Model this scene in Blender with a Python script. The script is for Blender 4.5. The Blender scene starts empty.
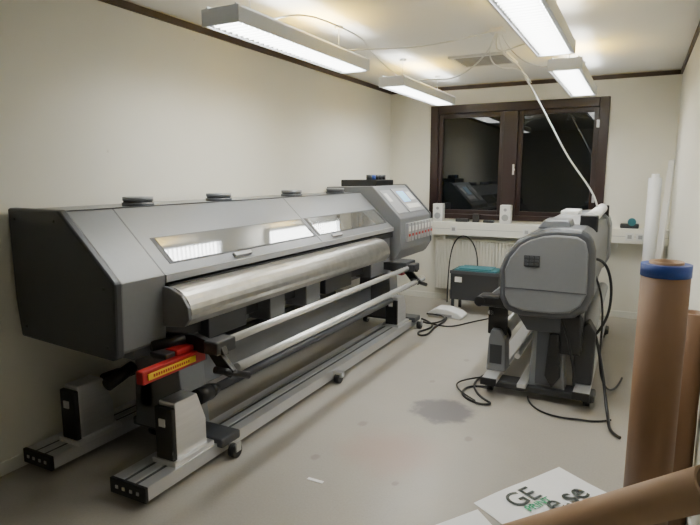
import bpy, bmesh, math, random
from mathutils import Vector, Matrix
random.seed(3)
COL=bpy.context.scene.collection

# ---------------- materials ----------------
def mat(name, col, rough=0.5, metal=0.0, spec=0.5, noise=0.0, nscale=30.0, bump=0.0, coat=0.0, stretch=None, scuff=None):
    m=bpy.data.materials.new(name); m.use_nodes=True
    nt=m.node_tree; b=nt.nodes['Principled BSDF']
    b.inputs['Base Color'].default_value=(*col,1); b.inputs['Roughness'].default_value=rough
    b.inputs['Metallic'].default_value=metal; b.inputs['Specular IOR Level'].default_value=spec
    b.inputs['Coat Weight'].default_value=coat
    tc=nt.nodes.new('ShaderNodeTexCoord'); n=nt.nodes.new('ShaderNodeTexNoise')
    n.inputs['Scale'].default_value=nscale; n.inputs['Detail'].default_value=4
    if stretch:
        mp=nt.nodes.new('ShaderNodeMapping'); mp.inputs['Scale'].default_value=stretch
        nt.links.new(tc.outputs['Object'],mp.inputs['Vector']); nt.links.new(mp.outputs['Vector'],n.inputs['Vector'])
    else: nt.links.new(tc.outputs['Object'],n.inputs['Vector'])
    a=max(noise,0.02)
    mx=nt.nodes.new('ShaderNodeMix'); mx.data_type='RGBA'
    mx.inputs[6].default_value=(*[c*(1-a) for c in col],1); mx.inputs[7].default_value=(*[min(1,c*(1+a)) for c in col],1)
    nt.links.new(n.outputs['Fac'],mx.inputs[0]); out=mx.outputs[2]
    if scuff:
        n2=nt.nodes.new('ShaderNodeTexNoise'); n2.inputs['Scale'].default_value=7; n2.inputs['Detail'].default_value=6; n2.inputs['Roughness'].default_value=0.7
        nt.links.new(tc.outputs['Object'],n2.inputs['Vector'])
        rp=nt.nodes.new('ShaderNodeValToRGB'); rp.color_ramp.elements[0].position=0.68; rp.color_ramp.elements[0].color=(0,0,0,1)
        rp.color_ramp.elements[1].position=0.71; rp.color_ramp.elements[1].color=(.5,.5,.5,1)
        nt.links.new(n2.outputs['Fac'],rp.inputs[0])
        m2=nt.nodes.new('ShaderNodeMix'); m2.data_type='RGBA'; nt.links.new(rp.outputs[0],m2.inputs[0]); nt.links.new(out,m2.inputs[6]); m2.inputs[7].default_value=(*scuff,1)
        out=m2.outputs[2]
    nt.links.new(out,b.inputs['Base Color'])
    if bump>0:
        bp=nt.nodes.new('ShaderNodeBump'); bp.inputs['Strength'].default_value=bump; bp.inputs['Distance'].default_value=0.002
        nt.links.new(n.outputs['Fac'],bp.inputs['Height']); nt.links.new(bp.outputs['Normal'],b.inputs['Normal'])
    return m
def emis(name,col,s):
    m=bpy.data.materials.new(name); m.use_nodes=True
    b=m.node_tree.nodes['Principled BSDF']; b.inputs['Base Color'].default_value=(*col,1)
    b.inputs['Emission Color'].default_value=(*col,1); b.inputs['Emission Strength'].default_value=s
    return m
M={}
M['wall']=mat('wall_paint',(0.79,0.77,0.68),0.75,noise=0.03,nscale=3,bump=0.05,scuff=(0.52,0.48,0.40))
M['ceil']=mat('ceiling_paint',(0.85,0.85,0.83),0.85,noise=0.02,nscale=3)
M['trim']=mat('dark_wood_trim',(0.035,0.018,0.014),0.45,noise=0.3,nscale=12)
M['frame']=mat('window_wood',(0.020,0.009,0.008),0.35,noise=0.3,nscale=12,stretch=(1,1,0.15))
M['night']=mat('night_glass',(0.004,0.005,0.006),0.015,spec=0.7)
M['grey']=mat('grey_enamel',(0.18,0.187,0.20),0.34,noise=0.04)
M['greyL']=mat('light_grey_enamel',(0.35,0.355,0.365),0.4)
M['greyD']=mat('dark_grey_enamel',(0.068,0.072,0.081),0.38)
M['capD']=mat('end_panel_enamel',(0.042,0.045,0.052),0.42)
M['char']=mat('charcoal',(0.030,0.031,0.034),0.5)
M['black']=mat('black_plastic',(0.010,0.010,0.011),0.4)
M['alu']=mat('aluminium',(0.76,0.76,0.77),0.34,metal=0.8,noise=0.1,nscale=60,stretch=(1,0.05,1))
M['aluR']=mat('aluminium_extrusion',(0.68,0.68,0.69),0.40,metal=0.6)
M['steel']=mat('worn_steel',(0.54,0.53,0.50),0.32,metal=1.0,noise=0.25,nscale=16,bump=0.12)
M['tube']=mat('polished_tube',(0.84,0.83,0.81),0.27,metal=0.55)
M['red']=mat('red_paint',(0.40,0.010,0.012),0.4)
M['yellow']=mat('yellow_label',(0.80,0.55,0.03),0.5)
M['white']=mat('white_plastic',(0.76,0.76,0.74),0.4)
M['paper']=mat('white_paper',(0.86,0.86,0.86),0.55)
M['acryl']=mat('acrylic_window',(0.13,0.13,0.12),0.06,spec=1.0,coat=1.0)
M['kraft']=mat('kraft_paper',(0.23,0.128,0.066),0.55,noise=0.10,nscale=25,stretch=(1,1,0.2))
M['kraftL']=mat('cardboard_tube',(0.38,0.24,0.14),0.6,noise=0.08,nscale=10)
M['blue']=mat('blue_tape',(0.01,0.05,0.28),0.45)
M['screen']=emis('lcd_screen',(0.35,0.6,0.9),0.6)
M['teal']=mat('teal_card',(0.03,0.15,0.18),0.5)
M['green']=mat('green_ink',(0.02,0.32,0.14),0.5)
M['ink']=mat('dark_ink',(0.04,0.05,0.045),0.5)
M['rad']=mat('radiator_enamel',(0.72,0.70,0.62),0.4)
M['trunk']=mat('trunking_plastic',(0.80,0.785,0.71),0.45)
M['lampw']=mat('lamp_housing',(0.66,0.68,0.70),0.4)
M['lampE']=emis('lamp_diffuser',(0.97,0.99,0.98),36.0)
M['lampU']=emis('lamp_uplight',(1.0,0.64,0.0),80.0)

def floor_mat():
    m=bpy.data.materials.new('vinyl_floor'); m.use_nodes=True; nt=m.node_tree; b=nt.nodes['Principled BSDF']; L=nt.links.new
    tc=nt.nodes.new('ShaderNodeTexCoord')
    def noise(s,d=5,r=0.6):
        n=nt.nodes.new('ShaderNodeTexNoise'); n.inputs['Scale'].default_value=s; n.inputs['Detail'].default_value=d; n.inputs['Roughness'].default_value=r
        L(tc.outputs['Object'],n.inputs['Vector']); return n
    def ramp(src,a,c0,bb,c1):
        r=nt.nodes.new('ShaderNodeValToRGB'); e=r.color_ramp.elements
        e[0].position=a; e[0].color=(*c0,1); e[1].position=bb; e[1].color=(*c1,1); L(src,r.inputs[0]); return r
    r1=ramp(noise(1.1,3,.5).outputs['Fac'],0.25,(0.335,0.312,0.272),0.75,(0.385,0.362,0.320))
    cur=r1.outputs[0]
    mx=nt.nodes.new('ShaderNodeMix'); mx.data_type='RGBA'; mx.blend_type='MULTIPLY'; mx.inputs[0].default_value=0.35
    r2=ramp(noise(90,2).outputs['Fac'],0.35,(0.78,0.78,0.78),0.65,(1,1,1)); L(cur,mx.inputs[6]); L(r2.outputs[0],mx.inputs[7]); cur=mx.outputs[2]
    def stain(cx,cy,sx,sy,col,amt,cur,lo,hi,nw=0.6,ns=7):
        mp=nt.nodes.new('ShaderNodeMapping'); mp.vector_type='POINT'
        mp.inputs['Location'].default_value=(-cx/sx,-cy/sy,0); mp.inputs['Scale'].default_value=(1/sx,1/sy,0)
        L(tc.outputs['Object'],mp.inputs['Vector'])
        ln=nt.nodes.new('ShaderNodeVectorMath'); ln.operation='LENGTH'; L(mp.outputs['Vector'],ln.inputs[0])
        nn=noise(ns,4)
        ad=nt.nodes.new('ShaderNodeMath'); ad.operation='MULTIPLY_ADD'; ad.inputs[1].default_value=nw; L(nn.outputs['Fac'],ad.inputs[0]); L(ln.outputs['Value'],ad.inputs[2])
        mr=nt.nodes.new('ShaderNodeMapRange'); mr.interpolation_type='SMOOTHSTEP'; mr.inputs['From Min'].default_value=lo; mr.inputs['From Max'].default_value=hi
        mr.inputs['To Min'].default_value=amt; mr.inputs['To Max'].default_value=0; L(ad.outputs[0],mr.inputs['Value'])
        x=nt.nodes.new('ShaderNodeMix'); x.data_type='RGBA'; L(mr.outputs[0],x.inputs[0]); L(cur,x.inputs[6]); x.inputs[7].default_value=(*col,1)
        return x.outputs[2]
    cur=stain(-0.75,2.75,0.3,0.7,(0.45,0.43,0.39),0.45,cur,.6,1.5)
    cur=stain(-1.0,4.7,0.5,0.9,(0.45,0.43,0.39),0.40,cur,.6,1.5)
    cur=stain(-1.15,2.75,0.34,0.32,(0.37,0.235,0.20),0.50,cur,.5,1.5)
    cur=stain(-1.06,3.42,0.25,0.24,(0.11,0.104,0.122),0.80,cur,1.02,1.36,.8,9)
    # small scattered drips
    for (cx,cy,s) in ((-1.45,3.0,.035),(-.95,3.9,.03),(-1.3,3.9,.025),(-.8,3.1,.03),(-1.5,2.5,.03),(-1.2,4.5,.03),(-1.0,2.45,.02)):
        cur=stain(cx,cy,s,s*1.3,(0.20,0.16,0.15),0.5,cur,.9,1.5,.8,25)
    L(cur,b.inputs['Base Color'])
    r3=ramp(noise(3,2).outputs['Fac'],0.3,(0.29,)*3,0.7,(0.34,)*3); L(r3.outputs[0],b.inputs['Roughness'])
    b.inputs['Specular IOR Level'].default_value=0.5
    return m
M['floor']=floor_mat()

# ---------------- geometry helpers ----------------
def empty(name):
    e=bpy.data.objects.new(name,None); COL.objects.link(e); e.empty_display_size=0.1; return e
def finish(name,bm,m,parent,smooth=False,bev=0,seg=2):
    me=bpy.data.meshes.new(name); bmesh.ops.recalc_face_normals(bm,faces=bm.faces); bm.to_mesh(me); bm.free()
    o=bpy.data.objects.new(name,me); COL.objects.link(o)
    if m: me.materials.append(M[m] if isinstance(m,str) else m)
    if smooth:
        for p in me.polygons: p.use_smooth=True
    if bev>0:
        md=o.modifiers.new('bev','BEVEL'); md.width=bev; md.segments=seg; md.limit_method='ANGLE'; md.angle_limit=math.radians(40)
    if parent: o.parent=parent
    return o
def boxes(name,lst,m,parent=None,bev=0.0):
    bm=bmesh.new()
    for (x0,x1,y0,y1,z0,z1) in lst:
        r=bmesh.ops.create_cube(bm,size=1)
        for v in r['verts']:
            v.co=Vector(((x0+x1)/2+v.co.x*(x1-x0),(y0+y1)/2+v.co.y*(y1-y0),(z0+z1)/2+v.co.z*(z1-z0)))
    return finish(name,bm,m,parent,bev=bev)
def box(name,x0,x1,y0,y1,z0,z1,m,parent=None,bev=0.0):
    return boxes(name,[(x0,x1,y0,y1,z0,z1)],m,parent,bev)
def prism(name,prof,a,b,m,parent=None,axis='y',bev=0.0,seg=2,smooth=False):
    bm=bmesh.new()
    def P(p,q,t): return {'y':(p,t,q),'x':(t,p,q),'z':(p,q,t)}[axis]
    A=[bm.verts.new(P(p,q,a)) for p,q in prof]; B=[bm.verts.new(P(p,q,b)) for p,q in prof]
    bm.faces.new(A); bm.faces.new(B[::-1]); n=len(prof)
    for i in range(n): bm.faces.new((A[i],A[(i+1)%n],B[(i+1)%n],B[i]))
    return finish(name,bm,m,parent,bev=bev,seg=seg,smooth=smooth)
def cyl(name,p0,p1,r,m,parent=None,r2=None,seg=28,cap=True,bev=0):
    p0=Vector(p0); p1=Vector(p1); d=p1-p0; bm=bmesh.new()
    bmesh.ops.create_cone(bm,cap_ends=cap,segments=seg,radius1=r,radius2=r if r2 is None else r2,depth=d.length)
    bmesh.ops.transform(bm,matrix=Matrix.Translation((p0+p1)/2)@d.to_track_quat('Z','Y').to_matrix().to_4x4(),verts=bm.verts)
    o=finish(name,bm,m,parent,bev=bev)
    for p in o.data.polygons: p.use_smooth=len(p.vertices)==4
    return o
def hollow(name,p0,p1,r,ri,m,parent=None,seg=40):
    p0=Vector(p0); p1=Vector(p1); d=p1-p0; q=d.to_track_quat('Z','Y').to_matrix(); bm=bmesh.new(); rings=[]
    for (rr,t) in [(r,0),(r,1),(ri,1),(ri,0)]:
        rings.append([bm.verts.new(p0+d*t+q@Vector((rr*math.cos(2*math.pi*i/seg),rr*math.sin(2*math.pi*i/seg),0))) for i in range(seg)])
    for k in range(4):
        A=rings[k];B=rings[(k+1)%4]
        for i in range(seg): bm.faces.new((A[i],A[(i+1)%seg],B[(i+1)%seg],B[i]))
    o=finish(name,bm,m,parent)
    for i,p in enumerate(o.data.polygons): p.use_smooth=(i//seg)%2==0
    return o
def cable(name,pts,r,m,parent=None):
    cu=bpy.data.curves.new(name,'CURVE'); cu.dimensions='3D'; cu.bevel_depth=r; cu.bevel_resolution=3; cu.resolution_u=10
    s=cu.splines.new('NURBS'); s.points.add(len(pts)-1)
    for i,p in enumerate(pts): s.points[i].co=(*p,1)
    s.use_endpoint_u=True; s.order_u=4
    o=bpy.data.objects.new(name,cu); COL.objects.link(o); cu.materials.append(M[m])
    dg=bpy.context.evaluated_depsgraph_get(); me=bpy.data.meshes.new_from_object(o.evaluated_get(dg))
    bpy.data.objects.remove(o); o=bpy.data.objects.new(name,me); COL.objects.link(o)
    if not me.materials: me.materials.append(M[m])
    for p in me.polygons: p.use_smooth=True
    if parent: o.parent=parent
    return o
def quad(name,pts,m,parent=None):
    bm=bmesh.new(); bm.faces.new([bm.verts.new(p) for p in pts]); return finish(name,bm,m,parent)

# ---------------- room ----------------
XL,XR,YB,YF,H=-2.86,0.30,6.70,-0.8,2.60
fl=box('floor',XL-.1,XR+.1,YF-.1,YB+.1,-.1,0,'floor')
box('ceiling',XL-.1,XR+.1,YF-.1,YB+.1,H,H+.1,'ceil')
box('wall_left',XL-.1,XL,YF-.1,YB+.1,0,H,'wall')
box('wall_right',XR,XR+.1,YF-.1,YB+.1,0,H,'wall')
box('wall_front',XL,XR,YF-.1,YF,0,H,'wall')
WX0,WX1,WZ0,WZ1=-2.32,-0.34,1.02,2.37
boxes('wall_back',[(XL,WX0,YB,YB+.1,0,H),(WX1,XR,YB,YB+.1,0,H),(WX0,WX1,YB,YB+.1,0,WZ0),(WX0,WX1,YB,YB+.1,WZ1,H)],'wall')
box('trim_1',XL,XL+.018,YF,YB,H-.055,H-.012,'trim')
box('trim_2',XL+.018,XR-.018,YB-.018,YB,H-.055,H-.012,'trim')
box('trim_3',XR-.018,XR,YF,YB,H-.055,H-.012,'trim')
box('baseboard_left',XL,XL+.012,YF,YB,0,.07,'trunk')
box('baseboard_back',XL+.012,XR-.012,YB-.012,YB,0,.07,'trunk')
box('baseboard_right',XR-.012,XR,YF,YB,0,.07,'trunk')
w=empty('window_1')
fr=.10
boxes('frame',[(WX0,WX0+fr,YB-.03,YB+.08,WZ0,WZ1),(WX1-fr,WX1,YB-.03,YB+.08,WZ0,WZ1),(WX0+fr,WX1-fr,YB-.03,YB+.08,WZ1-fr,WZ1),
   (WX0+fr,WX1-fr,YB-.03,YB+.08,WZ0,WZ0+.06),(-1.44,-1.28,YB-.03,YB+.08,WZ0+.06,WZ1-fr)],'frame',w,bev=.006)
sash=[]
for a,b in ((WX0+fr,-1.44),(-1.28,WX1-fr)):
    z0,z1=WZ0+.06,WZ1-fr; s=.05
    sash+=[(a,a+s,YB,YB+.05,z0,z1),(b-s,b,YB,YB+.05,z0,z1),(a+s,b-s,YB,YB+.05,z0,z0+s),(a+s,b-s,YB,YB+.05,z1-s,z1)]
boxes('sash',sash,'frame',w,bev=.004)
boxes('glass',[(WX0+fr,-1.44,YB+.03,YB+.036,WZ0+.06,WZ1-fr),(-1.28,WX1-fr,YB+.03,YB+.036,WZ0+.06,WZ1-fr)],'night',w)
boxes('handle',[(-1.32,-1.30,YB-.05,YB-.03,1.55,1.67),(-1.30,-1.29,YB-.06,YB-.045,1.60,1.62)],'alu',w,bev=.003)
boxes('hinge',[(WX1-fr-.02,WX1-fr+.01,YB-.045,YB-.03,1.25,1.33),(WX1-fr-.02,WX1-fr+.01,YB-.045,YB-.03,2.05,2.13)],'alu',w,bev=.003)

t=empty('cable_trunking')
box('channel',-2.24,XR-.001,YB-.15,YB-.001,.83,.99,'trunk',t,bev=.006)
boxes('lid_seams',[(-2.24,XR-.002,YB-.152,YB-.15,.905,.909)],'greyL',t)
boxes('sockets',[(x,x+.08,YB-.156,YB-.15,.865,.945) for x in (-2.0,-1.15,-1.0,-.1,.0)],'white',t,bev=.003)
boxes('socket_holes',[(x+.02,x+.06,YB-.158,YB-.156,.885,.925) for x in (-2.0,-1.15,-1.0,-.1,.0)],'greyL',t)
boxes('brackets',[(x,x+.03,YB-.12,YB-.001,.78,.83) for x in (-2.1,-1.1,-.2,.15)],'trunk',t)

r=empty('radiator')
n=26; bm=[]
for i in range(n):
    x=-2.20+i*(.96/n); bm.append((x,x+.96/n-.010,YB-.085,YB-.07,.16,.76))
boxes('fins',bm,'rad',r,bev=.004)
boxes('panel',[(-2.21,-1.23,YB-.07,YB-.035,.14,.78)],'rad',r,bev=.008)
boxes('feet',[(-2.05,-2.02,YB-.07,YB-.013,0,.16),(-1.42,-1.39,YB-.07,YB-.013,0,.16)],'rad',r)
cyl('supply_pipe',(-1.19,YB-.05,0),(-1.19,YB-.05,.72),.009,'rad',r)
cyl('supply_elbow',(-1.24,YB-.05,.72),(-1.18,YB-.05,.72),.012,'alu',r)
cyl('thermostat',(-1.18,YB-.05,.72),(-1.11,YB-.05,.72),.025,'white',r)

def lamp(x,y0,y1,ups,w_=.12):
    L=empty('ceiling_lamp'); z=2.325
    prism('housing_side_l',[(x-w_,z),(x-w_,z+.075),(x-w_+.03,z+.10),(x-w_+.03,z+.09),(x-w_+.012,z+.07),(x-w_+.012,z)],y0,y1,'lampw',L)
    prism('housing_side_r',[(x+w_,z),(x+w_-.012,z),(x+w_-.012,z+.07),(x+w_-.03,z+.09),(x+w_-.03,z+.10),(x+w_,z+.075)],y0,y1,'lampw',L)
    boxes('end_caps',[(x-w_-.003,x+w_+.003,y0-.014,y0,z-.003,z+.085),(x-w_-.003,x+w_+.003,y1,y1+.014,z-.003,z+.085)],'lampw',L,bev=.004)
    box('diffuser',x-w_+.03,x+w_-.03,y0+.01,y1-.01,z+.02,z+.024,'lampE',L)
    boxes('reflector_strips',[(x-w_+.012,x-w_+.03,y0,y1,z+.012,z+.016),(x+w_-.03,x+w_-.012,y0,y1,z+.012,z+.016)],'white',L)
    fins=[]; k=y0+.05
    while k<y1-.03: fins.append((x-w_+.03,x+w_-.03,k,k+.004,z+.0,z+.018)); k+=.05
    boxes('louvres',fins,'white',L)
    box('gear_tray',x-.05,x+.05,y0,y1,z+.03,z+.055,'lampw',L)
    boxes('uplight',[(x-.045,x+.045,u-.15,u+.15,z+.085,z+.09) for u in ups],'lampU',L)
    boxes('uplight_mount',[(x-.04,x+.04,u-.14,u+.14,z+.055,z+.085) for u in ups],'lampw',L)
    for yy in (y0+.25,y1-.25):
        cyl('suspension',(x,yy,z+.055),(x,yy,H-.0005),.003,'alu',L,seg=8)
        cyl('rose',(x,yy,H-.02),(x,yy,H-.0005),.03,'white',L)
    return L
lamps=[lamp(-2.00,2.43,3.97,(3.45,)),lamp(-2.02,4.75,6.25,(5.40,)),lamp(-.555,2.50,4.02,(3.55,)),lamp(-.565,4.62,6.15,(5.25,))]
v=empty('ceiling_vent')
boxes('vent_frame',[(-1.62,-1.10,5.08,5.12,H-.02,H-.0005),(-1.62,-1.10,5.56,5.60,H-.02,H-.0005),(-1.62,-1.58,5.12,5.56,H-.02,H-.0005),(-1.14,-1.10,5.12,5.56,H-.02,H-.0005)],'white',v,bev=.003)
boxes('vent_slats',[(-1.58,-1.14,5.14+i*.055,5.165+i*.055,H-.016,H-.006) for i in range(8)],'greyL',v)

c=empty('ceiling_cable')
cable('drop_cable',[(-1.0,4.3,H-.01),(-1.02,4.5,2.45),(-1.0,5.0,2.50),(-.92,5.0,2.36),(-.79,5.0,2.14),(-.66,5.0,1.90),(-.53,5.0,1.66),(-.38,5.05,1.47),(-.30,5.1,1.32),(-.30,5.15,1.22)],.007,'white',c)
cable('drop_cable_2',[(-1.0,4.3,H-.01),(-1.08,4.2,2.40),(-.98,4.4,2.28),(-.95,4.9,2.45),(-.86,4.95,2.30)],.005,'white',c)
cable('loop_a',[(-2.0,5.2,2.41),(-1.85,5.1,2.44),(-1.6,5.0,2.36),(-1.3,4.8,2.42),(-1.1,4.6,2.55),(-1.0,4.3,H-.01)],.006,'white',c)
cable('loop_b',[(-.56,3.9,2.41),(-.75,4.0,2.42),(-.9,4.1,2.38),(-1.03,4.3,2.45),(-1.0,4.32,H-.01)],.005,'white',c)
cable('loop_c',[(-.56,4.8,2.41),(-.7,4.7,2.34),(-.9,4.5,2.34),(-.99,4.35,H-.01)],.005,'white',c)
cable('loop_d',[(-2.0,3.6,2.41),(-1.8,3.7,2.42),(-1.5,3.9,2.43),(-1.2,4.1,2.50),(-1.0,4.28,H-.01)],.005,'white',c)
cable('loop_e',[(-2.0,2.8,2.41),(-1.85,2.9,2.50),(-1.75,3.2,2.47),(-1.7,3.6,2.45),(-1.9,4.0,2.46),(-2.0,4.9,2.41)],.005,'white',c)
box('junction_box',-1.05,-.95,4.25,4.35,H-.035,H-.0005,'white',c,bev=.005)

# ---------------- big printer ----------------
A=empty('large_format_printer')
Y0,Y1,YE=1.78,5.0,5.90
prof=[(-2.83,1.375),(-2.45,1.375),(-2.10,1.05),(-2.115,.72),(-2.14,.70),(-2.80,.73),(-2.83,.9)]
prism('end_cap',[(-2.835,1.385),(-2.445,1.385),(-2.09,1.055),(-2.105,.70),(-2.14,.685),(-2.81,.72),(-2.835,.92)],Y0-.05,Y0,'capD',A,bev=.012)
boxes('end_cap_screws',[(x-.006,x+.006,Y0-.053,Y0-.049,z-.006,z+.006) for x,z in ((-2.78,1.33),(-2.48,1.33),(-2.16,1.03),(-2.16,.75),(-2.76,.78))],'black',A)
prism('housing_end_section',prof,Y0,2.05,'grey',A,bev=.004)
prism('hood',[(-2.83,1.375),(-2.45,1.375),(-2.10,1.05),(-2.10,1.01),(-2.18,1.0),(-2.83,1.0)],2.05,Y1,'grey',A,bev=.004)
prism('rear_body',[(-2.83,1.0),(-2.30,1.0),(-2.32,.76),(-2.80,.73)],2.05,Y1,'char',A)
box('hood_seam',-2.46,-2.445,Y0,Y1,1.374,1.380,'greyD',A)
prism('hood_lip',[(-2.10,1.052),(-2.092,1.05),(-2.092,1.015),(-2.10,1.01)],2.05,Y1,'greyL',A)
nx,nz=0.6805,0.7328
def sl(s,off,y):
    return (-2.45+0.35*s+nx*off, y, 1.375-0.325*s+nz*off)
def slab(name,ya,yb,s0,s1,o0,o1,m,ya2=None,yb2=None):
    ya2=ya if ya2 is None else ya2; yb2=yb if yb2 is None else yb2
    bm=bmesh.new(); vs=[]
    for o in (o0,o1):
        vs.append([bm.verts.new(sl(s0,o,ya)),bm.verts.new(sl(s0,o,yb)),bm.verts.new(sl(s1,o,yb2)),bm.verts.new(sl(s1,o,ya2))])
    a,b=vs; bm.faces.new(a); bm.faces.new(b[::-1])
    for i in range(4): bm.faces.new((a[i],a[(i+1)%4],b[(i+1)%4],b[i]))
    return finish(name,bm,m,A)
slab('window_surround_1',2.13,3.62,.48,.87,-.004,.002,'char')
slab('window_pane_1',2.16,3.59,.50,.85,-.002,.004,'acryl')
slab('window_surround_2',3.66,4.95,.48,.87,-.004,.002,'char')
slab('window_pane_2',3.69,4.92,.50,.85,-.002,.004,'acryl')
for yy in (2.70,3.90):
    slab('hood_handle',yy-.08,yy+.08,.905,.955,0,.018,'greyL')
slab('hood_split',3.632,3.640,.0,1.0,-.001,.0015,'greyD')
slab('section_seam',2.045,2.052,.0,1.0,-.001,.0012,'greyD')
for yy in (2.32,3.02,3.93,4.68):
    cyl('top_cap',(-2.56,yy,1.374),(-2.56,yy,1.395),.088,'greyD',A,seg=36)
    cyl('top_cap_disc',(-2.56,yy,1.395),(-2.56,yy,1.403),.078,'char',A,seg=36)
    cyl('top_cap_lid',(-2.56,yy,1.403),(-2.56,yy,1.425),.084,'grey',A,seg=36)
ar=[(-2.18,1.0)]
for i in range(9):
    a_=math.radians(90-i*11.5); ar.append((-2.06+.125*math.cos(a_),.865+.125*math.sin(a_)))
ar+= [(-1.945,.835),(-1.975,.80),(-1.985,.80),(-1.955,.84),(-1.955,.86)]
for i in range(8,-1,-1):
    a_=math.radians(90-i*11.5); ar.append((-2.06+.112*math.cos(a_),.865+.112*math.sin(a_)))
ar+=[(-2.18,.985)]
prism('media_apron',ar,2.05,4.55,'steel',A)
prism('apron_end_plate',[(-2.16,1.0),(-2.06,.992),(-1.98,.96),(-1.94,.90),(-1.935,.84),(-1.97,.80),(-2.16,.78)],2.03,2.052,'grey',A,bev=.004)
box('pinch_gap',-2.30,-2.08,2.05,4.95,.96,1.0,'black',A)
box('under_platen',-2.70,-2.20,2.05,5.0,.66,.80,'char',A)
boxes('under_panels',[(-2.28,-2.10,2.95,3.12,.60,.93),(-2.28,-2.10,3.40,3.60,.60,.93),(-2.28,-2.12,4.55,4.98,.62,.98)],'grey',A,bev=.006)
boxes('vacuum_boxes',[(-2.34,-2.14,2.4,2.75,.62,.78),(-2.34,-2.14,3.75,4.2,.62,.78)],'greyD',A,bev=.006)
box('main_beam',-2.60,-2.36,2.05,5.6,.56,.68,'grey',A,bev=.006)
box('lower_beam',-2.50,-2.40,2.2,5.5,.22,.42,'grey',A,bev=.006)
for yy in (2.20,5.15):
    prism('leg_column',[(-2.55,.10),(-2.16,.10),(-2.20,.60),(-2.24,.70),(-2.52,.70)],yy,yy+.20,'grey',A,bev=.008)
    box('leg_foot',-2.60,-1.92,yy+.02,yy+.18,.075,.125,'greyD',A,bev=.01)
    for xx in (-2.5,-1.90):
        cyl('caster_wheel',(xx-.02,yy+.1,.038),(xx+.02,yy+.1,.038),.038,'black',A)
        boxes('caster_fork',[(xx-.03,xx-.022,yy+.08,yy+.12,.04,.09),(xx+.022,xx+.03,yy+.08,yy+.12,.04,.09)],'alu',A)
cyl('caster_wheel',(-1.94,3.55,.038),(-1.90,3.55,.038),.038,'black',A)
boxes('caster_fork',[(-1.97,-1.88,3.53,3.57,.05,.09)],'alu',A)
cp=[(-2.835,1.43),(-2.32,1.44),(-2.02,1.13),(-2.01,.83),(-2.08,.72),(-2.80,.72),(-2.835,.9)]
prism('console_body',cp,Y1,YE-.05,'grey',A,bev=.008)
prism('console_end_cap',[(a,b+.008) for a,b in cp],YE-.05,YE,'greyD',A,bev=.01)
def cs(s,off,y): return (-2.32+.30*s+.7185*off,y,1.44-.31*s+.6955*off)
def cslab(name,ya,yb,s0,s1,o0,o1,m):
    bm=bmesh.new(); vs=[[bm.verts.new(cs(*q)) for q in ((s0,o,ya),(s0,o,yb),(s1,o,yb),(s1,o,ya))] for o in (o0,o1)]
    a,b=vs; bm.faces.new(a); bm.faces.new(b[::-1])
    for i in range(4): bm.faces.new((a[i],a[(i+1)%4],b[(i+1)%4],b[i]))
    return finish(name,bm,m,A)
cslab('control_panel',5.35,5.80,.12,.85,0,.008,'greyL')
cslab('lcd',5.42,5.60,.22,.55,.006,.012,'screen')
cslab('buttons',5.64,5.76,.25,.5,.006,.013,'white')
cslab('label',5.40,5.75,.62,.75,.006,.012,'white')
cslab('console_window',5.05,5.30,.15,.85,0,.006,'greyL')
cslab('console_sticker',5.08,5.16,.25,.5,.006,.008,'white')
bays=[];labs=[];reds=[]
for i in range(8):
    y=5.12+i*.092
    bays.append((-2.018,-1.985,y,y+.07,.90,1.08)); labs.append((-1.986,-1.98,y+.015,y+.055,1.0,1.05)); reds.append((-1.986,-1.98,y+.015,y+.055,.95,.975))
boxes('cartridge_bays',bays,'greyL',A,bev=.004); boxes('cartridge_labels',labs,'white',A); boxes('cartridge_tabs',reds,'red',A)
boxes('ink_tray',[(-2.75,-2.35,5.15,5.6,1.43,1.50)],'black',A,bev=.01)
for i in range(5):
    cyl('ink_bottle',(-2.45,5.2+i*.085,1.50),(-2.45,5.2+i*.085,1.55),.03,['char','blue','black','char','black'][i],A,seg=16)

def rail(xc,y0,y1,w_=.105):
    z0=.03
    boxes('rail_core',[(xc-w_,xc+w_,y0,y1,z0,z0+.022),(xc-w_,xc+w_,y0,y1,z0+.05,z0+.062),(xc-.012,xc+.012,y0,y1,z0+.02,z0+.05),
        (xc-w_,xc-w_+.012,y0,y1,z0+.02,z0+.05),(xc+w_-.012,xc+w_,y0,y1,z0+.02,z0+.05),
        (xc-w_,xc-w_*.45,y0,y1,z0+.06,z0+.07),(xc-w_*.2,xc+w_*.2,y0,y1,z0+.06,z0+.07),(xc+w_*.45,xc+w_,y0,y1,z0+.06,z0+.07)],'aluR',A)
    boxes('rail_slots',[(xc-w_*.43,xc-w_*.22,y0,y1,z0+.0605,z0+.0635),(xc+w_*.22,xc+w_*.43,y0,y1,z0+.0605,z0+.0635)],'greyD',A)
    box('rail_end_cap',xc-w_-.004,xc+w_+.004,y0-.02,y0,z0-.005,z0+.073,'black',A,bev=.004)
    boxes('rail_screws',[(xc+k-.008,xc+k+.008,y0-.024,y0-.02,z0+.028,z0+.044) for k in (-.07,-.025,.025,.07)],'alu',A)
    box('rail_end_cap_far',xc-w_-.004,xc+w_+.004,y1,y1+.02,z0-.005,z0+.073,'black',A,bev=.004)
    boxes('rail_pads',[(xc-.05,xc+.05,y,y+.06,0,z0) for y in (y0+.1,(y0+y1)/2,y1-.2)],'black',A)
rail(-2.07,1.73,5.30,.115)
rail(-2.73,1.72,5.30,.11)
def holder(xc,y,top=.42,n=1):
    box('holder_plate',xc-.055,xc+.065,y,y+.03,.10,top-.02,'black',A,bev=.008)
    prism('holder_block',[(y+.03,.10),(y+.25,.10),(y+.25,.26),(y+.19,top),(y+.03,top)],xc-.05,xc+.06,'alu',A,axis='x',bev=.006)
    box('holder_base',xc-.075,xc+.085,y-.01,y+.28,.098,.125,'alu',A,bev=.004)
    boxes('holder_buttons',[(xc-.02,xc+.02,y-.006,y,.30,.34)],'white',A)
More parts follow.
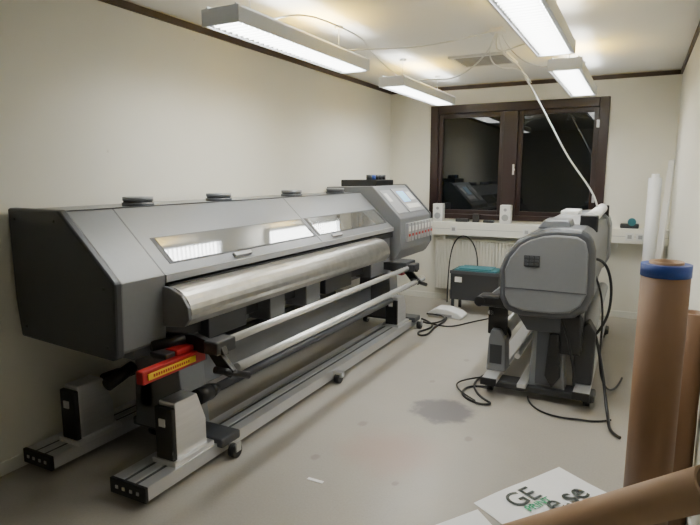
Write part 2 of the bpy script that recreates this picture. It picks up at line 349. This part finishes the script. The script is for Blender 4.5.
holder(-2.05,1.93); holder(-2.68,1.86)
holder(-2.05,4.85,.38); holder(-2.68,4.85,.38)
for xc,za,ya in ((-2.68,.37,2.11),(-2.05,.36,2.18)):
    cyl('spindle_hub',(xc,ya,za),(xc,ya+.10,za),.045,'black',A)
    cyl('spindle_cone',(xc,ya+.10,za),(xc,ya+.16,za),.045,'black',A,r2=.03)
cyl('takeup_shaft',(-2.05,2.3,.36),(-2.05,4.86,.36),.026,'greyD',A)
cyl('feed_shaft',(-2.68,2.2,.37),(-2.68,4.86,.37),.03,'greyD',A)
cyl('feed_knob',(-2.50,1.98,.42),(-2.50,2.16,.47),.035,'black',A)
cyl('tension_bar',(-1.85,2.12,.70),(-1.85,4.75,.70),.021,'tube',A)
cyl('dancer_bar',(-1.80,2.22,.56),(-1.80,5.05,.56),.024,'tube',A)
for y in (2.12,4.85):
    prism('arm_plate',[(-2.22,.72),(-1.98,.74),(-1.80,.70),(-1.78,.66),(-1.92,.65),(-2.22,.66)],y-.02,y+.02,'black',A,bev=.004)
    prism('arm_lower',[(-1.98,.70),(-1.90,.70),(-1.76,.57),(-1.78,.53),(-1.84,.54)],y+.02,y+.05,'black',A,bev=.004)
    box('arm_clamp',-1.89,-1.80,y-.05,y+.10,.66,.73,'char',A,bev=.01)
    cyl('arm_spring',(-1.82,y-.05,.59),(-1.74,y+.12,.52),.018,'black',A)
box('red_lever',-2.00,-1.955,1.74,2.16,.595,.66,'red',A,bev=.006)
box('warning_label',-1.956,-1.950,1.77,2.08,.612,.642,'yellow',A)
boxes('label_text',[(-1.951,-1.949,1.80+.015*i,1.809+.015*i,.621,.634) for i in range(16)],'red',A)
boxes('red_pad',[(-2.06,-1.98,1.98,2.12,.66,.69)],'red',A,bev=.008)
boxes('lever_mount',[(-2.26,-1.98,2.08,2.20,.58,.64)],'greyD',A,bev=.006)
cyl('lever_knob',(-2.12,1.95,.70),(-2.04,2.1,.71),.028,'black',A)
box('lever_arm',-2.10,-1.99,1.92,2.14,.66,.685,'char',A,bev=.006)
box('red_lever_far',-2.0,-1.955,4.9,5.2,.60,.64,'red',A,bev=.006)
boxes('far_arm_box',[(-2.02,-1.86,4.75,5.0,.66,.75)],'char',A,bev=.01)

# ---------------- second printer ----------------
B=empty('roll_printer')
ep=[(-.76,.64),(-.80,.72),(-.81,.92),(-.775,1.02),(-.70,1.12),(-.63,1.165),(-.53,1.20),(-.44,1.21),(-.30,1.205),(-.24,1.17),(-.215,1.08),(-.21,.78),(-.25,.69),(-.32,.63),(-.45,.61),(-.66,.61)]
prism('end_cover',ep,3.78,4.20,'greyD',B,bev=.035,seg=4,smooth=False)
def scale(prof,k,cx=-.51,cz=.91): return [(cx+(x-cx)*k,cz+(z-cz)*k) for x,z in prof]
prism('cover_face',scale(ep,.86),3.765,3.80,'grey',B,bev=.01)
boxes('cover_seam',[(-.765,-.255,3.762,3.766,.80,.806)],'greyD',B)
boxes('cover_badge',[(-.645,-.545,3.757,3.766,.955,1.03)],'char',B,bev=.003)
boxes('badge_keys',[(-.64+i*.032,-.616+i*.032,3.753,3.758,.965+j*.022,.98+j*.022) for i in range(3) for j in range(3)],'greyD',B)
prism('print_hood',scale(ep,.93),4.20,5.70,'greyD',B,bev=.01)
prism('far_cover',ep,5.70,6.05,'grey',B,bev=.03,seg=3)
box('hood_top',-.62,-.36,4.25,5.68,1.16,1.205,'greyL',B,bev=.01)
cyl('rear_media_roll',(-.30,4.3,1.24),(-.30,5.75,1.24),.045,'paper',B)
boxes('roll_brackets',[(-.36,-.24,4.26,4.30,1.15,1.27),(-.36,-.24,5.75,5.79,1.15,1.27)],'black',B,bev=.008)
box('white_slip',-.60,-.46,5.2,5.6,1.205,1.24,'white',B,bev=.004)
prism('top_module',[(-.60,1.19),(-.38,1.19),(-.40,1.25),(-.56,1.25)],3.95,4.2,'grey',B,bev=.01)
prism('front_apron',[(-.74,.80),(-.80,.78),(-.90,.70),(-.95,.66),(-.95,.63),(-.90,.63),(-.74,.66)],4.05,5.7,'grey',B)
box('front_arm',-.96,-.76,3.86,3.98,.63,.715,'black',B,bev=.02)
cyl('front_knob',(-.95,3.84,.67),(-.95,4.0,.67),.035,'black',B)
for y in (3.90,5.72):
    prism('leg',[(-.60,.09),(-.36,.09),(-.41,.62),(-.58,.62)],y,y+.14,'grey',B,bev=.008)
    box('foot',-.92,-.17,y-.03,y+.13,.05,.10,'char',B,bev=.012)
    for xx in (-.87,-.22):
        cyl('caster',(xx-.02,y+.04,.035),(xx+.02,y+.04,.035),.035,'black',B)
        boxes('caster_mount',[(xx-.03,xx+.03,y+.01,y+.07,.035,.055)],'black',B)
box('leg_front_panel',-.555,-.445,3.885,3.90,.12,.50,'greyD',B,bev=.004)
prism('leg_upper_bracket',[(-.70,.62),(-.34,.62),(-.40,.50),(-.62,.50)],3.86,3.90,'greyD',B,bev=.006)
box('leg_controller',-.41,-.27,3.85,4.05,.36,.64,'black',B,bev=.02)
prism('leg_lever',[(-.47,.50),(-.41,.50),(-.39,.20),(-.44,.12),(-.49,.20)],3.84,3.885,'black',B,bev=.008)
box('cross_beam',-.55,-.45,4.0,5.75,.28,.40,'greyD',B,bev=.006)
boxes('base_rails',[(-.90,-.80,3.78,5.9,.10,.14),(-.30,-.20,3.78,5.9,.10,.14),(-.66,-.60,3.80,5.9,.10,.13)],'aluR',B,bev=.004)
boxes('base_rail_caps',[(-.905,-.795,3.765,3.78,.095,.145),(-.305,-.195,3.765,3.78,.095,.145)],'black',B,bev=.003)
prism('takeup_holder',[(-.91,.14),(-.77,.14),(-.78,.38),(-.82,.45),(-.88,.45),(-.90,.38)],3.95,4.10,'grey',B,bev=.01)
prism('takeup_holder_far',[(-.91,.14),(-.77,.14),(-.78,.38),(-.82,.45),(-.88,.45),(-.90,.38)],5.6,5.75,'grey',B,bev=.01)
boxes('holder_label',[(-.885,-.80,3.945,3.95,.2,.34)],'char',B)
cyl('takeup_core',(-.84,4.1,.38),(-.84,5.6,.38),.045,'paper',B)
cyl('takeup_flange',(-.84,4.1,.38),(-.84,4.13,.38),.07,'black',B)
cyl('dancer',(-.90,4.0,.56),(-.90,5.6,.56),.02,'alu',B)
cyl('dancer_low',(-.70,4.0,.26),(-.70,5.6,.26),.02,'alu',B)
box('arm_link',-.92,-.78,4.0,4.03,.40,.62,'black',B,bev=.01)
prism('rear_holder',[(-.32,.14),(-.20,.14),(-.19,.50),(-.24,.58),(-.32,.50)],3.95,4.08,'char',B,bev=.01)
cyl('rear_core',(-.25,4.08,.50),(-.25,5.7,.50),.05,'greyL',B)
cable('side_cable',[(-.23,3.85,1.02),(-.17,3.82,1.03),(-.12,3.85,.92),(-.11,3.9,.75),(-.13,3.95,.6),(-.19,3.98,.5)],.009,'black',B)
cable('side_cable_2',[(-.40,3.86,.60),(-.33,3.80,.45),(-.30,3.80,.30),(-.30,3.85,.16)],.008,'black',B)
cable('side_cable_3',[(-.22,3.95,.9),(-.17,3.9,.8),(-.15,3.95,.6),(-.17,4.0,.3),(-.12,4.1,.05),(-.05,4.3,.012),(-.02,4.6,.012)],.007,'black',B)
cable('power_lead',[(-.20,4.0,.50),(-.14,3.95,.30),(-.10,3.85,.08),(-.07,3.7,.012),(-.06,3.55,.012),(0.0,3.50,.012)],.010,'black',B)
cable('floor_cable_loop',[(-.85,3.95,.012),(-1.0,3.95,.012),(-1.06,3.8,.012),(-.98,3.66,.012),(-.85,3.60,.012),(-.78,3.66,.012),(-.86,3.70,.012),(-.97,3.85,.012),(-1.02,4.05,.012),(-.95,4.3,.012),(-.85,4.5,.012)],.008,'black',B)
cable('floor_cable_2',[(-.95,4.1,.03),(-1.12,3.95,.028),(-1.10,3.8,.028),(-1.0,3.7,.028),(-.9,3.62,.028)],.006,'black',B)
cable('floor_cable_3',[(-.6,3.9,.010),(-.55,3.7,.010),(-.35,3.62,.010),(-.25,3.68,.010),(-.15,3.66,.010),(-.06,3.75,.010)],.006,'black',B)

K=empty('power_cable')
cable('lead_1',[(-2.0,5.6,.012),(-1.85,5.5,.012),(-1.75,5.3,.012),(-1.88,5.12,.012),(-1.80,4.95,.012),(-1.72,5.05,.012),(-1.8,5.4,.012),(-1.7,5.7,.012),(-1.9,6.0,.012)],.010,'black',K)
cable('lead_2',[(-2.0,5.75,.034),(-1.78,5.8,.034),(-1.70,5.5,.034),(-1.85,5.3,.034),(-1.95,5.45,.034)],.009,'black',K)
cable('lead_3',[(-1.9,5.5,.008),(-1.65,5.35,.008),(-1.55,5.6,.008),(-1.4,5.9,.008),(-1.2,6.2,.008)],.007,'black',K)
cable('wall_lead',[(-2.0,6.50,.012),(-2.0,6.5,.35),(-1.98,6.51,.72),(-1.85,6.51,.86),(-1.72,6.53,.80),(-1.64,6.50,.62),(-1.62,6.42,.45)],.008,'black',K)

S=empty('storage_crate')
x0,x1,y0,y1=-1.83,-1.29,6.05,6.40; zb=.16
boxes('crate_walls',[(x0,x1,y0,y0+.015,zb,.49),(x0,x1,y1-.015,y1,zb,.49),(x0,x0+.015,y0+.015,y1-.015,zb,.49),(x1-.015,x1,y0+.015,y1-.015,zb,.49),(x0+.015,x1-.015,y0+.015,y1-.015,zb,zb+.02)],'char',S,bev=.003)
boxes('crate_contents',[(x0+.03,x1-.04,y0+.03,y1-.03,zb+.02,.50),(x0+.08,x1-.10,y0+.05,y1-.06,.50,.515)],'teal',S,bev=.003)
boxes('crate_rim',[(x0-.008,x1+.008,y0-.008,y0,.455,.49)],'greyD',S)
boxes('crate_label',[(x0+.05,x0+.13,y0-.003,y0,.36,.42)],'white',S)
boxes('crate_legs',[(a,a+.03,b,b+.03,0,zb) for a in (x0+.01,x1-.04) for b in (y0+.01,y1-.04)],'char',S)

Rr=empty('wifi_router')
prism('router_body',[(-2.00,.0),(-1.62,.0),(-1.60,.03),(-1.66,.07),(-1.78,.10),(-1.90,.10),(-1.99,.05)],6.02-.25,5.98,'white',Rr,bev=.012,seg=3)
boxes('router_front',[(-1.9,-1.72,5.766,5.772,.02,.045)],'greyL',Rr)

def speaker(x):
    s=empty('desk_speaker')
    box('cabinet',x-.062,x+.062,YB-.14,YB-.04,.991,1.205,'white',s,bev=.008)
    cyl('woofer',(x,YB-.145,1.06),(x,YB-.139,1.06),.038,'greyL',s)
    cyl('tweeter',(x,YB-.145,1.15),(x,YB-.139,1.15),.018,'greyL',s)
speaker(-2.17); speaker(-1.36)
it=empty('desk_clutter')
boxes('items',[(-1.95,-1.80,6.58,6.66,.991,1.03),(-1.75,-1.68,6.6,6.66,.991,1.09),(-1.62,-1.5,6.58,6.66,.991,1.02)],'char',it,bev=.004)
it2=empty('tape_gun')
boxes('tool_body',[(-.16,.02,6.57,6.66,.991,1.04)],'char',it2,bev=.01)
cyl('tape_roll',(-.05,6.56,1.06),(-.05,6.62,1.06),.04,'teal',it2)

g=empty('white_paper_roll')
hollow('roll_sheet',(.13,6.36,0.0),(.13,6.36,1.52),.06,.05,'paper',g)
hollow('roll_inner',(.13,6.36,0.0),(.13,6.36,1.56),.035,.03,'paper',g)
g=empty('fluorescent_tube_light')
cyl('glass_tube',(.18,5.80,.02),(.265,6.30,1.66),.019,'white',g)
cyl('tube_cap_low',(.179,5.794,0.0),(.18,5.80,.03),.02,'alu',g)
cyl('tube_cap_top',(.265,6.30,1.66),(.2665,6.31,1.69),.02,'alu',g)
g=empty('aluminium_profile')
bm=bmesh.new(); bot=(.14,5.55); top=(.235,5.90)
V=[]
for (cx,cy),z in ((bot,0.0),(top,1.68)):
    V.append([bm.verts.new((cx+a,cy+b,z)) for a,b in ((-.02,-.012),(.02,-.012),(.02,.012),(-.02,.012))])
bm.faces.new(V[0]); bm.faces.new(V[1][::-1])
for i in range(4): bm.faces.new((V[0][i],V[0][(i+1)%4],V[1][(i+1)%4],V[1][i]))
finish('profile_bar',bm,'aluR',g)

g=empty('kraft_paper_roll')
cyl('roll_body',(.112,2.45,0),(.112,2.45,1.175),.086,'kraft',g,seg=56)
hollow('blue_tape_band',(.112,2.45,1.165),(.112,2.45,1.212),.0885,.06,'blue',g,seg=56)
hollow('core_tube',(.112,2.45,1.175),(.112,2.45,1.222),.060,.045,'kraftL',g,seg=40)
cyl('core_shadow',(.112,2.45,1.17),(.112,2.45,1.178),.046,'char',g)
g=empty('brown_vinyl_roll')
hollow('roll_body',(.238,2.74,0),(.238,2.74,.97),.055,.035,'kraft',g)
cyl('roll_inner',(.238,2.74,0),(.238,2.74,.95),.036,'kraftL',g)
g=empty('cardboard_tube')
hollow('tube_body',(-.39,2.16,.064),(.236,1.75,.69),.060,.050,'kraftL',g)

g=empty('printed_poster')
z=.003
bm=bmesh.new()
c=[(-.60,2.46),(-.28,3.00),(.02,2.80),(-.28,2.25)]
N=12; grid=[]
for i in range(N+1):
    row=[]
    for j in range(N+1):
        u=i/N; vv=j/N
        p=Vector(c[0])*(1-u)*(1-vv)+Vector(c[1])*u*(1-vv)+Vector(c[2])*u*vv+Vector(c[3])*(1-u)*vv
        row.append(bm.verts.new((p.x,p.y,z+.006*max(0,math.sin(u*5)*math.cos(vv*3)))))
    grid.append(row)
for i in range(N):
    for j in range(N): bm.faces.new((grid[i][j],grid[i+1][j],grid[i+1][j+1],grid[i][j+1]))
finish('sheet',bm,'paper',g,smooth=True)
def text(name,s,loc,size,ang,m):
    t=bpy.data.curves.new(name,'FONT'); t.body=s; t.size=size; t.extrude=.0005; t.offset=.001
    o=bpy.data.objects.new(name,t); COL.objects.link(o)
    dg=bpy.context.evaluated_depsgraph_get(); me=bpy.data.meshes.new_from_object(o.evaluated_get(dg)); bpy.data.objects.remove(o)
    o=bpy.data.objects.new(name,me); COL.objects.link(o); me.materials.clear(); me.materials.append(M[m])
    o.location=loc; o.rotation_euler=(0,0,ang); o.parent=g
text('letters_dark','GE',(-.405,2.50,.011),.15,math.radians(60),'ink')
text('letters_green','PRINT',(-.345,2.50,.011),.06,math.radians(60),'green')
text('letters_web','e.se',(-.235,2.55,.011),.17,math.radians(60),'ink')
g=empty('paper_sheet')
quad('sheet',[(-.80,2.08,.002),(-.57,2.42,.002),(-.30,2.15,.002),(-.52,1.85,.002)],'paper',g)
g=empty('paper_scrap')
box('strip',-1.42,-1.33,2.28,2.30,0.0005,.003,'paper',g)

# ---------------- camera / world ----------------
wd=bpy.data.worlds.new('World'); bpy.context.scene.world=wd; wd.use_nodes=True
wd.node_tree.nodes['Background'].inputs[0].default_value=(.01,.012,.02,1); wd.node_tree.nodes['Background'].inputs[1].default_value=.2
cam=bpy.data.objects.new('camera',bpy.data.cameras.new('camera')); COL.objects.link(cam)
cam.data.sensor_width=36; cam.data.lens=560/700*36; cam.data.clip_start=.05
cam.location=(0,0,1.55); cam.rotation_euler=(math.radians(90-8.9),0,math.radians(27.17))
bpy.context.scene.camera=cam
